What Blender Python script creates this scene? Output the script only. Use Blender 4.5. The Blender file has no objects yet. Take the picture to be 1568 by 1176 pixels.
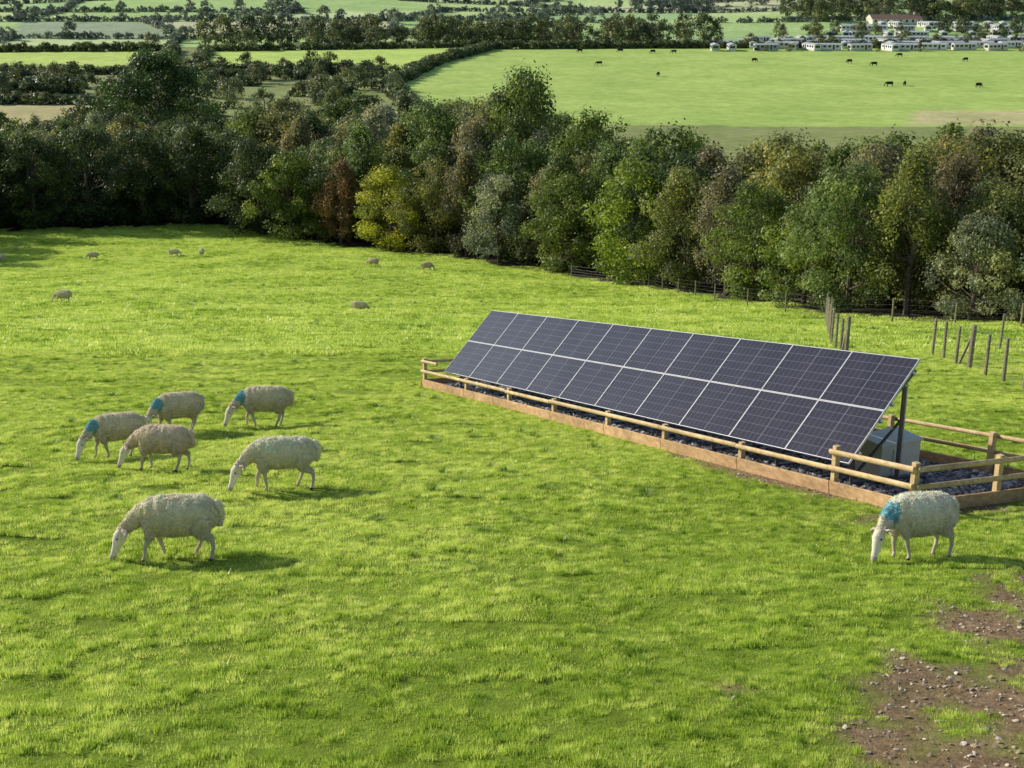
import bpy, bmesh, math, random, time
import numpy as np
from mathutils import Vector, Matrix, Euler, noise
T0=time.time()
random.seed(11); rng=np.random.default_rng(11)
scene=bpy.context.scene
R=math.radians

# ------------------------------------------------------------------ terrain
P1=np.array([5.87,17.68]); U=np.array([.4525,-.8918]); W=np.array([.8918,.4525])
LEN=18.2; WID=3.4
def sm(a,b,x):
    t=np.clip((x-a)/(b-a),0,1); return t*t*(3-2*t)
def H(x,y):
    x=np.asarray(x,float); y=np.asarray(y,float)
    yy=np.maximum(y,-15)
    D=4.1+.205*np.minimum(yy,80)
    t=np.clip(yy-80,0,70); D=D+.205*t-.000964*t*t
    t=np.clip(yy-150,0,150); D=D+.07*t-.0002333*t*t
    t=np.maximum(yy-600,0); D=D-.05*t*sm(0,60,t)
    t=np.maximum(yy-1500,0); D=D-.05*t
    D=D-.25*sm(50,100,yy)*(1-sm(180,240,yy))*(np.sin(x*.11+.5*np.sin(y*.06))*np.sin(y*.09+1))
    D=D-3.0*sm(700,850,yy)*(np.sin(x*.016+1)*np.sin(y*.013+.4))
    rx=x-P1[0]; ry=y-P1[1]; s=-(rx*U[0]+ry*U[1]); b=rx*W[0]+ry*W[1]
    far=np.maximum(np.maximum(-s,s-LEN),np.maximum(-b,b-WID))
    k=sm(.4,2.5,far)*(1-sm(150,200,yy))*sm(4,7,yy)
    D=D-k*(.040*np.sin(x*1.7+2*np.sin(y*.8))*np.sin(y*2.3+1.5*np.sin(x*.6))+.05*np.sin(x*.7+y*.5+1)*np.sin(y*.9-x*.3))
    return -D
def h(x,y): return float(H(x,y))
def sb(x,y):
    rx=x-P1[0]; ry=y-P1[1]
    return -(rx*U[0]+ry*U[1]), rx*W[0]+ry*W[1]
def pt(s,b,z=0):
    x=P1[0]-U[0]*s+W[0]*b; y=P1[1]-U[1]*s+W[1]*b
    return Vector((x,y,h(x,y)+z))
def dirt(x,y):
    n=noise.fractal(Vector((x*1.3,y*1.3,3.3)),1.0,2.0,4)
    n2=noise.noise(Vector((x*5,y*5,1.3)))
    xl=np.interp(y,[6,8.6,10,12,14.3,16,18],[2.0,2.4,3.1,4.2,5.7,8.5,12])
    a=(x-xl)/.9
    v=0
    if a>-1 and y<17: v=max(0,min(1,a+.5))*(.66+1.5*n+.6*n2)
    s,b=sb(x,y)
    g=math.exp(-((s-3.2)/3.2)**2-((b+.15)/.42)**2)*1.15
    g=max(g,math.exp(-((s-.2)/.8)**2-((b-1.5)/3)**2)*.9)
    g2=math.exp(-((x-1.95)/.35)**2-((y-10.1)/.35)**2)*.62
    v=max(v,g*(.85+n*.8),g2*(.85+n*1.5))
    return max(0,min(1,v))
TL=[(-140,150),(-60,151),(-35,156),(-20,140),(-4,125),(3.7,112),(10,101),(13.5,81),(17,64),(24,59),(42,50),(80,40)]
def inpoly(x,y,poly):
    x=np.asarray(x);y=np.asarray(y); c=np.zeros(x.shape,bool); n=len(poly)
    for i in range(n):
        x1,y1=poly[i]; x2,y2=poly[(i+1)%n]
        if y1==y2: continue
        k=((y1>y)!=(y2>y))&(x<(x2-x1)*(y-y1)/(y2-y1)+x1); c^=k
    return c
WOOD=TL+[(120,120),(90,170),(30,200),(-20,215),(-140,205)]

# ------------------------------------------------------------------ materials
def mat(name):
    m=bpy.data.materials.new(name); m.use_nodes=True
    nt=m.node_tree; nt.nodes.clear(); return m,nt
class NB:
    def __init__(s,nt): s.nt=nt
    def n(s,t,**k):
        nd=s.nt.nodes.new(t)
        for a,b in k.items(): setattr(nd,a,b)
        return nd
    def l(s,a,b): s.nt.links.new(a,b)
    def noise(s,scale,detail=4,rough=.55,vec=None):
        nd=s.n('ShaderNodeTexNoise'); nd.inputs['Scale'].default_value=scale; nd.inputs['Detail'].default_value=detail
        nd.inputs['Roughness'].default_value=rough
        if vec is not None: s.l(vec,nd.inputs['Vector'])
        return nd.outputs['Fac']
    def ramp(s,fac,stops):
        r=s.n('ShaderNodeValToRGB'); e=r.color_ramp.elements
        while len(e)<len(stops): e.new(.5)
        for i,(p,c) in enumerate(stops):
            e[i].position=p; e[i].color=(c[0],c[1],c[2],1) if hasattr(c,'__len__') else (c,c,c,1)
        s.l(fac,r.inputs['Fac']); return r.outputs['Color']
    def mix(s,a,b,fac,mode='MIX'):
        m=s.n('ShaderNodeMix',data_type='RGBA',blend_type=mode)
        for i,v in ((0,fac),(6,a),(7,b)):
            if isinstance(v,(int,float)): m.inputs[i].default_value=v
            elif isinstance(v,tuple): m.inputs[i].default_value=(v[0],v[1],v[2],1)
            else: s.l(v,m.inputs[i])
        return m.outputs[2]
    def math(s,op,a,b=0.0):
        m=s.n('ShaderNodeMath',operation=op)
        for i,v in ((0,a),(1,b)):
            if isinstance(v,(int,float)): m.inputs[i].default_value=v
            else: s.l(v,m.inputs[i])
        return m.outputs[0]
    def attr(s,name,out='Fac'):
        a=s.n('ShaderNodeAttribute'); a.attribute_name=name; return a.outputs[out]
    def pos(s): return s.n('ShaderNodeNewGeometry').outputs['Position']
    def obj(s): return s.n('ShaderNodeTexCoord').outputs['Object']
    def bump(s,hh,st,dist):
        b=s.n('ShaderNodeBump'); b.inputs['Strength'].default_value=st; b.inputs['Distance'].default_value=dist
        s.l(hh,b.inputs['Height']); return b.outputs['Normal']
    def pbsdf(s,col,rough=.8,spec=.3,normal=None,metal=0):
        p=s.n('ShaderNodeBsdfPrincipled')
        if isinstance(col,tuple): p.inputs['Base Color'].default_value=(*col,1)
        else: s.l(col,p.inputs['Base Color'])
        if isinstance(rough,(int,float)): p.inputs['Roughness'].default_value=rough
        else: s.l(rough,p.inputs['Roughness'])
        p.inputs['Specular IOR Level'].default_value=spec; p.inputs['Metallic'].default_value=metal
        if normal is not None: s.l(normal,p.inputs['Normal'])
        return p.outputs[0]
    def trans(s,col):
        t=s.n('ShaderNodeBsdfTranslucent')
        if isinstance(col,tuple): t.inputs[0].default_value=(*col,1)
        else: s.l(col,t.inputs[0])
        return t.outputs[0]
    def mixs(s,a,b,f):
        m=s.n('ShaderNodeMixShader'); m.inputs[0].default_value=f; s.l(a,m.inputs[1]); s.l(b,m.inputs[2]); return m.outputs[0]
    def out(s,sh):
        o=s.n('ShaderNodeOutputMaterial'); s.l(sh,o.inputs['Surface'])

def m_ground():
    m,nt=mat('ground_soil_and_turf'); b=NB(nt); p=b.pos()
    col=b.attr('Col','Color')
    v0=b.ramp(b.noise(.05,4,.6,p),[(.35,(.88,.91,.82)),(.65,(1.14,1.08,1.1))])
    v1=b.ramp(b.noise(.35,5,.6,p),[(.3,.82),(.7,1.18)])
    v2=b.ramp(b.noise(3.0,6,.7,p),[(.3,.65),(.7,1.3)])
    c=b.mix(col,v1,1.0,'MULTIPLY'); c=b.mix(c,v2,1.0,'MULTIPLY'); c=b.mix(c,v0,1.0,'MULTIPLY')
    dc=b.ramp(b.noise(9,8,.7,p),[(.3,(.12,.075,.04)),(.55,(.28,.19,.11)),(.75,(.45,.34,.22))])
    c=b.mix(c,dc,b.attr('dirt'))
    n=b.bump(b.noise(7,8,.7,p),.9,.08)
    b.out(b.pbsdf(c,.95,.1,n)); return m
def m_grass(name,dark,mid,light,tr=.4):
    m,nt=mat(name); b=NB(nt); p=b.pos()
    n1=b.noise(.16,3,.5,p); n2=b.noise(2.6,5,.7,p)
    f=b.math('ADD',b.math('MULTIPLY',n1,.42),b.math('MULTIPLY',n2,.58))
    f=b.math('ADD',f,b.math('MULTIPLY',b.math('SUBTRACT',b.attr('lv'),.5),.24))
    c=b.ramp(f,[(.30,dark),(.46,mid),(.62,light)])
    b.out(b.mixs(b.pbsdf(c,.40,.5),b.trans(c),tr)); return m
def m_leaf(name,col=None,tr=.35):
    m,nt=mat(name); b=NB(nt)
    if col is None:
        oc=b.n('ShaderNodeObjectInfo').outputs['Color']
    else:
        oc=b.mix(col[0],col[1],b.ramp(b.n('ShaderNodeObjectInfo').outputs['Random'],[(0,0.),(1,1.)]))
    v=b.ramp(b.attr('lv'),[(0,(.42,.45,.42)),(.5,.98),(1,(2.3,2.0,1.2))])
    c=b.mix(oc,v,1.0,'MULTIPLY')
    b.out(b.mixs(b.pbsdf(c,.5,.35),b.trans(c),tr)); return m
def m_bark():
    m,nt=mat('bark'); b=NB(nt)
    c=b.ramp(b.noise(8,4,.6,b.obj()),[(.3,(.05,.04,.03)),(.7,(.17,.145,.12))]); b.out(b.pbsdf(c,.9,.1)); return m
def m_simple(name,col,rough=.6,spec=.3,var=.25,scale=6,metal=0,bump=0):
    m,nt=mat(name); b=NB(nt); nz=b.noise(scale,5,.6,b.obj())
    c=b.mix(col,b.ramp(nz,[(.25,1-var),(.75,1+var)]),1.0,'MULTIPLY')
    n=b.bump(nz,.5,bump) if bump else None
    b.out(b.pbsdf(c,rough,spec,n,metal)); return m
def m_wood(name,a,bc):
    m,nt=mat(name); b=NB(nt); mp=b.n('ShaderNodeMapping'); mp.inputs['Scale'].default_value=(14,2.5,14)
    b.l(b.obj(),mp.inputs['Vector']); v=mp.outputs[0]
    nz=b.noise(1,6,.65,v); n2=b.noise(1.2,3,.5,b.obj())
    c=b.ramp(nz,[(.3,a),(.7,bc)]); c=b.mix(c,b.ramp(n2,[(.3,.75),(.7,1.15)]),1.0,'MULTIPLY')
    b.out(b.pbsdf(c,.7,.25,b.bump(nz,.4,.004))); return m
def m_stone(name,a,bc,c3):
    m,nt=mat(name); b=NB(nt)
    r=b.n('ShaderNodeObjectInfo').outputs['Random']
    c=b.ramp(r,[(0,a),(.6,bc),(1,c3)])
    c=b.mix(c,b.ramp(b.noise(30,3,.6,b.obj()),[(.3,.7),(.7,1.2)]),1.0,'MULTIPLY')
    b.out(b.pbsdf(c,.7,.35)); return m
def m_panel():
    m,nt=mat('photovoltaic_glass'); b=NB(nt)
    uv=b.n('ShaderNodeUVMap'); uv.uv_map='UVMap'
    sp=b.n('ShaderNodeSeparateXYZ'); b.l(uv.outputs[0],sp.inputs[0])
    def lines(sock,n,w):
        f=b.math('FRACT',b.math('MULTIPLY',sock,n)); d=b.math('ABSOLUTE',b.math('SUBTRACT',f,.5))
        return b.math('GREATER_THAN',d,.5-w)
    lx=lines(sp.outputs[0],12,.022); ly=lines(sp.outputs[1],6,.022)
    mid=b.math('LESS_THAN',b.math('ABSOLUTE',b.math('SUBTRACT',sp.outputs[0],.5)),.005)
    bus=b.math('MULTIPLY',lines(sp.outputs[1],60,.06),.10)
    l=b.math('MAXIMUM',b.math('MAXIMUM',b.math('MULTIPLY',lx,.5),b.math('MULTIPLY',ly,.5)),b.math('MULTIPLY',mid,.7))
    l=b.math('MAXIMUM',l,bus)
    cell=b.ramp(b.noise(.8,2,.5,b.obj()),[(.3,(.009,.008,.018)),(.7,(.016,.014,.028))])
    c=b.mix(cell,(.22,.21,.26),l)
    dust=b.ramp(b.noise(2.2,5,.6,b.obj()),[(.4,0.),(.85,.04)])
    c=b.mix(c,(.35,.33,.32),dust)
    b.out(b.pbsdf(c,.14,.42)); return m
M={}
M['ground']=m_ground()
M['grass']=m_grass('grass_blades',(.15,.27,.025),(.48,.63,.075),(.82,.88,.24),.40)
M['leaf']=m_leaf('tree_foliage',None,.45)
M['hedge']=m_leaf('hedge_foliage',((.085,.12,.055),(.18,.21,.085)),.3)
M['farleaf']=m_leaf('haze_tinted_foliage',((.16,.21,.18),(.25,.30,.24)),.25)  # aerial haze painted into the base colour: paler, blue-grey leaves
M['bark']=m_bark()
M['timber']=m_wood('fresh_timber',(.46,.31,.15),(.78,.60,.34))
M['plank']=m_wood('treated_timber',(.36,.21,.10),(.68,.45,.25))
M['oldtimber']=m_wood('weathered_timber',(.16,.14,.10),(.40,.34,.25))
M['wire']=m_simple('galvanised_wire',(.20,.20,.19),.5,.4,.1,5,.5)
M['alu']=m_simple('aluminium_frame',(.58,.58,.60),.35,.5,.08,5,.5)
M['steel']=m_simple('dark_steel',(.12,.12,.12),.5,.4,.2,8,.4)
M['glass']=m_panel()
M['cab']=m_simple('cabinet_paint',(.66,.66,.57),.5,.4,.08,3)
M['gravel']=m_simple('gravel_bed',(.13,.12,.12),.95,.1,.6,22,0,.05)
M['slate']=m_stone('slate_chips',(.09,.082,.085),(.23,.215,.215),(.55,.51,.49))
M['stone']=m_stone('field_stones',(.18,.125,.075),(.36,.28,.19),(.66,.57,.46))
M['white']=m_simple('white_cladding',(.78,.78,.76),.5,.4,.08,.8)
M['cream']=m_simple('cream_cladding',(.66,.63,.52),.5,.4,.08,.8)
M['sage']=m_simple('sage_cladding',(.42,.48,.42),.5,.4,.08,.8)
M['roofg']=m_simple('grey_roof',(.48,.49,.52),.6,.3,.12,.6)
M['roofb']=m_simple('brown_tile_roof',(.24,.15,.11),.7,.2,.2,2)
M['dark']=m_simple('window_glass',(.03,.035,.04),.1,.6,.2,1)
M['eye']=m_simple('dark_eye',(.012,.010,.008),.25,.5,.1,1)
M['cow']=m_simple('black_hide',(.012,.011,.011),.6,.3,.3,4)

# ------------------------------------------------------------------ mesh helpers
class MB:
    def __init__(s): s.v=[];s.f=[];s.m=[]
    def add(s,V,F,mi=0):
        o=len(s.v); s.v+= [tuple(a) for a in V]; s.f+=[tuple(o+i for i in f) for f in F]; s.m+=[mi]*len(F)
    def beam(s,p,q,w,hh,mi=0,up=Vector((0,0,1))):
        p=Vector(p);q=Vector(q); d=(q-p).normalized(); sd=d.cross(up)
        if sd.length<1e-3: sd=d.cross(Vector((1,0,0)))
        sd.normalize(); u=sd.cross(d)
        V=[]
        for c in (p,q):
            for a,b in ((-1,-1),(1,-1),(1,1),(-1,1)): V.append(c+sd*a*w/2+u*b*hh/2)
        s.add(V,[(3,2,1,0),(4,5,6,7),(0,1,5,4),(1,2,6,5),(2,3,7,6),(3,0,4,7)],mi)
    def box(s,c,size,mi=0,rot=0):
        cx,cy,cz=c; a,b,d=size; V=[]
        for z in (-d/2,d/2):
            for x,y in ((-a/2,-b/2),(a/2,-b/2),(a/2,b/2),(-a/2,b/2)):
                V.append((cx+x*math.cos(rot)-y*math.sin(rot),cy+x*math.sin(rot)+y*math.cos(rot),cz+z))
        s.add(V,[(3,2,1,0),(4,5,6,7),(0,1,5,4),(1,2,6,5),(2,3,7,6),(3,0,4,7)],mi)
    def tube(s,pts,rad,sides=8,mi=0,cap=True):
        pts=[Vector(p) for p in pts]; V=[];F=[]; n=len(pts); ref=None
        for i,p in enumerate(pts):
            d=(pts[min(i+1,n-1)]-pts[max(i-1,0)]).normalized()
            if ref is None: ref=Vector((0,1,0)) if abs(d.y)<.9 else Vector((1,0,0))
            a=(ref-d*ref.dot(d)).normalized(); b=d.cross(a)
            r=rad[i]; ra,rb=(r if isinstance(r,tuple) else (r,r))
            for k in range(sides):
                t=2*math.pi*k/sides; V.append(p+a*ra*math.cos(t)+b*rb*math.sin(t))
        for i in range(n-1):
            for k in range(sides):
                k2=(k+1)%sides; F.append((i*sides+k,i*sides+k2,(i+1)*sides+k2,(i+1)*sides+k))
        if cap:
            F.append(tuple(range(sides))[::-1]); F.append(tuple((n-1)*sides+k for k in range(sides)))
        s.add(V,F,mi)
    def mesh(s,name,mats,smooth=False):
        me=bpy.data.meshes.new(name); me.from_pydata([tuple(v) for v in s.v],[],s.f)
        for m in mats: me.materials.append(m)
        me.polygons.foreach_set('material_index',s.m)
        if smooth: me.polygons.foreach_set('use_smooth',[True]*len(s.f))
        me.update(); return me
def ob(name,me,parent=None,loc=(0,0,0),rot=(0,0,0),sc=1,link=True):
    o=bpy.data.objects.new(name,me); o.location=loc; o.rotation_euler=rot
    o.scale=(sc,sc,sc) if not hasattr(sc,'__len__') else sc
    if link: scene.collection.objects.link(o)
    if parent: o.parent=parent
    return o
def empty(name,loc=(0,0,0)):
    return ob(name,None,loc=loc)

def scatter(name,P,rot,scl,idx,meshes):
    col=bpy.data.collections.new(name+'_pieces')
    for i,me in enumerate(meshes):
        o=bpy.data.objects.new(name+'_piece_%02d'%i,me); col.objects.link(o)
    me=bpy.data.meshes.new(name+'_points'); me.from_pydata([tuple(p) for p in P],[],[])
    a=me.attributes.new('rot','FLOAT_VECTOR','POINT'); a.data.foreach_set('vector',np.array(rot,dtype=np.float32).ravel())
    a=me.attributes.new('scl','FLOAT','POINT'); a.data.foreach_set('value',np.array(scl,dtype=np.float32))
    a=me.attributes.new('idx','INT','POINT'); a.data.foreach_set('value',np.array(idx,dtype=np.int32))
    o=ob(name,me)
    ng=bpy.data.node_groups.new(name+'_scatter','GeometryNodeTree')
    ng.interface.new_socket('Geometry',in_out='INPUT',socket_type='NodeSocketGeometry')
    ng.interface.new_socket('Geometry',in_out='OUTPUT',socket_type='NodeSocketGeometry')
    N=ng.nodes; gi=N.new('NodeGroupInput'); go=N.new('NodeGroupOutput'); ip=N.new('GeometryNodeInstanceOnPoints')
    ci=N.new('GeometryNodeCollectionInfo'); ci.inputs['Collection'].default_value=col
    ci.inputs['Separate Children'].default_value=True; ci.inputs['Reset Children'].default_value=True
    def na(nm,t):
        n=N.new('GeometryNodeInputNamedAttribute'); n.data_type=t; n.inputs['Name'].default_value=nm
        return [x for x in n.outputs if x.enabled and x.name=='Attribute'][0]
    er=N.new('FunctionNodeEulerToRotation')
    L=ng.links
    L.new(gi.outputs[0],ip.inputs['Points']); L.new(ci.outputs[0],ip.inputs['Instance'])
    ip.inputs['Pick Instance'].default_value=True
    L.new(na('idx','INT'),ip.inputs['Instance Index']); L.new(na('rot','FLOAT_VECTOR'),er.inputs[0])
    L.new(er.outputs[0],ip.inputs['Rotation']); L.new(na('scl','FLOAT'),ip.inputs['Scale'])
    L.new(ip.outputs[0],go.inputs[0])
    md=o.modifiers.new('scatter','NODES'); md.node_group=ng
    return o

# ------------------------------------------------------------------ ground
def build_ground():
    xs=np.concatenate([np.arange(-1800,-300,50),np.arange(-300,-14,3.),np.arange(-14,14,.2),np.arange(14,300,3.),np.arange(300,1801,50)])
    ys=np.concatenate([np.arange(-60,6,3.),np.arange(6,32,.2),np.arange(32,160,1.3),np.arange(160,700,3.),np.arange(700,1500,8.),np.arange(1500,4001,80)])
    X,Y=np.meshgrid(xs,ys); Z=H(X,Y); ny,nx=X.shape
    co=np.stack([X,Y,Z],-1).reshape(-1,3)
    i=np.arange((ny-1)*(nx-1)); r=i//(nx-1); c=i%(nx-1); a=r*nx+c
    F=np.stack([a,a+1,a+1+nx,a+nx],-1)
    me=bpy.data.meshes.new('ground'); me.vertices.add(len(co)); me.vertices.foreach_set('co',co.ravel())
    me.loops.add(F.size); me.loops.foreach_set('vertex_index',F.ravel().astype(np.int32))
    me.polygons.add(len(F)); me.polygons.foreach_set('loop_start',np.arange(0,F.size,4,dtype=np.int32))
    me.polygons.foreach_set('loop_total',np.full(len(F),4,dtype=np.int32))
    me.update(calc_edges=True); me.polygons.foreach_set('use_smooth',[True]*len(F))
    x=co[:,0]; y=co[:,1]
    C=np.zeros((len(co),4)); C[:,3]=1
    C[:,:3]=(.38,.51,.07)
    val=y>195; C[val,:3]=(.27,.31,.12)
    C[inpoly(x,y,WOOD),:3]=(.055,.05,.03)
    near=(y<44)&(np.abs(x)<19); C[near,:3]=(.22,.31,.035)
    def fld(poly,c): C[inpoly(x,y,poly),:3]=c
    fld([(-22,300),(-35,395),(-29,477),(-9,568),(79,574),(330,574),(330,290)],(.40,.54,.14))
    fld([(90,300),(100,328),(200,338),(330,345),(330,290)],(.52,.49,.24))
    fld([(-104,440),(-126,552),(-14,583),(-36,480),(-42,440)],(.50,.65,.16))
    fld([(-200,440),(-240,546),(-140,556),(-122,470)],(.50,.63,.16))
    fld([(-170,270),(-170,345),(-92,345),(-98,280)],(.50,.44,.22))
    r2=random.Random(5); gx=16; gy=16; PX={}
    for j in range(gy+1):
        for i2 in range(gx+1):
            px=-620+i2*90+(j%2)*35+r2.uniform(-28,28); py=592+j*48*(1+j*.06)+r2.uniform(-15,15)
            PX[i2,j]=(px,py)
    hazy_cols=[(.42,.58,.23),(.48,.62,.25),(.36,.52,.23),(.54,.64,.31),(.40,.56,.21),(.57,.59,.35),(.32,.40,.25)]  # far field greens, lightened and blued to paint in distance haze
    for j in range(gy):
        for i2 in range(gx):
            poly=[PX[i2,j],PX[i2+1,j],PX[i2+1,j+1],PX[i2,j+1]]
            fld(poly,hazy_cols[r2.randrange(len(hazy_cols))])
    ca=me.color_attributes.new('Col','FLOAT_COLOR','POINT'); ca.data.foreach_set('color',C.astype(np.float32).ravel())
    d=np.zeros(len(co),np.float32)
    idx=np.where((y<38)&(y>5.5)&(np.abs(x)<16))[0]
    for k in idx: d[k]=dirt(x[k],y[k])
    da=me.attributes.new('dirt','FLOAT','POINT'); da.data.foreach_set('value',d)
    me.materials.append(M['ground'])
    ob('ground',me); return PX,gx,gy
PX,gx,gy=build_ground()

# ------------------------------------------------------------------ grass
def slope_rot(x,y,rz,e=.3):
    n=Vector((-(h(x+e,y)-h(x-e,y))/(2*e),-(h(x,y+e)-h(x,y-e))/(2*e),1)).normalized()
    q=Vector((0,0,1)).rotation_difference(n).to_matrix()
    return tuple((q@Matrix.Rotation(rz,3,'Z')).to_euler())
def q90(): return random.randrange(4)*math.pi/2+random.uniform(-.09,.09)
def tri_mesh(name,V,lv,mt):
    n=len(V)//3; me=bpy.data.meshes.new(name); me.vertices.add(len(V)); me.vertices.foreach_set('co',V.astype(np.float32).ravel())
    me.loops.add(len(V)); me.loops.foreach_set('vertex_index',np.arange(len(V),dtype=np.int32))
    me.polygons.add(n); me.polygons.foreach_set('loop_start',np.arange(0,len(V),3,dtype=np.int32)); me.polygons.foreach_set('loop_total',np.full(n,3,dtype=np.int32))
    me.update(calc_edges=True)
    a=me.attributes.new('lv','FLOAT','POINT'); a.data.foreach_set('value',np.repeat(lv,3).astype(np.float32))
    me.materials.append(mt); return me
def blades(n,size,hmin,hmax,wid,nclump,cl_r,name,lean=.6,frac=.55):
    k=int(n*frac); cc=rng.uniform(-size/2,size/2,(nclump,2)); ci=rng.integers(0,nclump,k)
    off=rng.normal(0,cl_r,(k,2)); base=np.concatenate([cc[ci]+off,rng.uniform(-size/2,size/2,(n-k,2))])
    cs=rng.uniform(.3,1.0,nclump)
    hh=np.concatenate([rng.uniform(.6,1,k)*hmax*cs[ci],rng.uniform(hmin,hmin+(hmax-hmin)*.35,n-k)])
    ld=np.concatenate([off/cl_r*.35,rng.normal(0,.3,(n-k,2))])+rng.normal(0,.3,(n,2))
    tip=np.stack([base[:,0]+ld[:,0]*hh*lean,base[:,1]+ld[:,1]*hh*lean,hh],-1)
    a=rng.uniform(0,math.pi,n); w=rng.uniform(.6,1.2,n)*wid
    dx=np.stack([np.cos(a)*w/2,np.sin(a)*w/2,np.zeros(n)],-1); b3=np.concatenate([base,np.full((n,1),-.012)],1)
    V=np.stack([b3-dx,b3+dx,tip],1).reshape(-1,3)
    lv=np.concatenate([rng.uniform(-.3,1,nclump)[ci]*.8+rng.uniform(0,.4,k),rng.uniform(.2,1,n-k)])
    return tri_mesh(name,V,lv,M['grass'])
gp_s=[blades(640,.40,.015,.075,.0100,6,.030,'grass_patch') for _ in range(6)]
gp_l=[blades(3900,1.0,.015,.078,.0105,34,.036,'grass_patch_wide') for _ in range(8)]
P=[];Ro=[];S=[];I=[]
def blocked(px,py,m):
    s,b=sb(px,py); return -m<s<LEN+m and -m<b<WID+m
sp=.9; y=6.6
while y<47:
    x=-.44*y-2.5
    while x<.44*y+2.5:
        big=not blocked(x,y,1.0) and not (y<26 and any(dirt(x+a,y+b)>.08 for a in (-.45,0,.45) for b in (-.45,0,.45)))
        if big:
            px=x+random.uniform(-.05,.05); py=y+random.uniform(-.05,.05)
            P.append((px,py,h(px,py))); Ro.append(slope_rot(px,py,q90()))
            S.append(random.uniform(.96,1.06)); I.append(6+random.randrange(8))
        else:
            for i in range(3):
                for j in range(3):
                    px=x+(i-1)*.3+random.uniform(-.06,.06); py=y+(j-1)*.3+random.uniform(-.06,.06)
                    if blocked(px,py,.14): continue
                    d=dirt(px,py) if py<38 else 0
                    if d>.42+random.uniform(-.2,.25): continue
                    P.append((px,py,h(px,py))); Ro.append(slope_rot(px,py,random.uniform(0,6.28)))
                    S.append(random.uniform(.85,1.1)*(1-.4*d)); I.append(random.randrange(6))
        x+=sp
    y+=sp
scatter('grass',P,Ro,S,I,gp_s+gp_l)
ft=[blades(2200,3.3,.03,.18,.055,40,.13,'meadow_patch',.8) for _ in range(5)]
P=[];Ro=[];S=[];I=[]
y=45.
fieldpoly=[(-140,20)]+[(a,b+1) for a,b in TL]+[(80,20)]
while y<158:
    x=-.46*y-6
    while x<.46*y+6:
        px=x+random.uniform(-.4,.4); py=y+random.uniform(-.4,.4); x+=2.9
        if not inpoly(np.array([px]),np.array([py]),fieldpoly)[0]: continue
        P.append((px,py,h(px,py))); Ro.append(slope_rot(px,py,q90(),1.0)); S.append(random.uniform(.9,1.15)); I.append(random.randrange(5))
    y+=2.9
scatter('meadow_grass',P,Ro,S,I,ft)
M['weed']=m_grass('coarse_tufts',(.08,.17,.015),(.17,.30,.03),(.32,.44,.06),.35)
def tuft():
    n=150; a=rng.uniform(0,6.28,n); r=rng.uniform(.0,.10,n); L=rng.uniform(.05,.13,n)
    b3=np.stack([np.cos(a)*r,np.sin(a)*r,np.zeros(n)-.01],-1)
    dd=np.stack([np.cos(a)*L*.5,np.sin(a)*L*.5,L*rng.uniform(.5,1,n)],-1)+rng.normal(0,.012,(n,3)); tip=b3+dd
    dx=np.stack([-np.sin(a),np.cos(a),np.zeros(n)],-1)*.006
    V=np.stack([b3-dx,b3+dx,tip],1).reshape(-1,3)
    return tri_mesh('coarse_tuft',V,rng.uniform(0,1,n),M['weed'])
wm=[tuft() for _ in range(4)]
P=[];Ro=[];S=[];I=[]
for _ in range(1300):
    y=7.5+(random.random()**.8)*95; x=random.uniform(-.42,.42)*y
    if blocked(x,y,.3): continue
    if not inpoly(np.array([x]),np.array([y+6.]),fieldpoly)[0]: continue
    if noise.noise(Vector((x*.12,y*.12,4)))<-.12: continue
    P.append((x,y,h(x,y))); Ro.append((0,0,random.uniform(0,6))); S.append(random.uniform(.35,1.05)*(1+y/110)); I.append(random.randrange(4))
scatter('coarse_grass_tufts',P,Ro,S,I,wm)

def stone(seed):
    r=random.Random(seed)
    b=bmesh.new(); bmesh.ops.create_icosphere(b,subdivisions=1,radius=1)
    for v in b.verts:
        v.co*=r.uniform(.7,1.15); v.co.z*=.38; v.co.x*=1.3
    me=bpy.data.meshes.new('stone'); b.to_mesh(me); b.free(); return me
def stones(name,mt,cand,szr):
    ms=[stone(i) for i in range(5)]
    for m in ms: m.materials.append(mt)
    P=[];Ro=[];S=[];I=[]
    for x,y,z in cand:
        P.append((x,y,z)); Ro.append((random.uniform(-.6,.6),random.uniform(-.6,.6),random.uniform(0,6))); S.append(random.uniform(*szr)*random.uniform(.5,1.5)); I.append(random.randrange(5))
    scatter(name,P,Ro,S,I,ms)
cand=[]
while len(cand)<9000:
    s=random.uniform(.06,LEN-.06); b=random.uniform(.06,WID-.06); p=pt(s,b,.05); cand.append(tuple(p))
stones('slate_gravel',M['slate'],cand,(.025,.055))
cand=[]
for _ in range(22000):
    x=random.uniform(-1,9); y=random.uniform(7.5,24)
    if x>.44*y+1: continue
    s,b=sb(x,y)
    if -.1<s<LEN and b>-.1 and b<WID+.1: continue
    if dirt(x,y)>random.uniform(.25,.8): cand.append((x,y,h(x,y)+.003))
stones('loose_stones',M['stone'],cand,(.007,.024)); print('stones',len(cand),time.time()-T0)

# ------------------------------------------------------------------ solar array + enclosure
mb=MB()
V=[];n=40
for i in range(n+1):
    V.append(pt(LEN*i/n,.0,.03)); V.append(pt(LEN*i/n,WID,.03))
mb.add(V,[(2*i,2*i+1,2*i+3,2*i+2) for i in range(n)],0)
ob('gravel_bed',mb.mesh('gravel_bed',[M['gravel']]))

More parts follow.
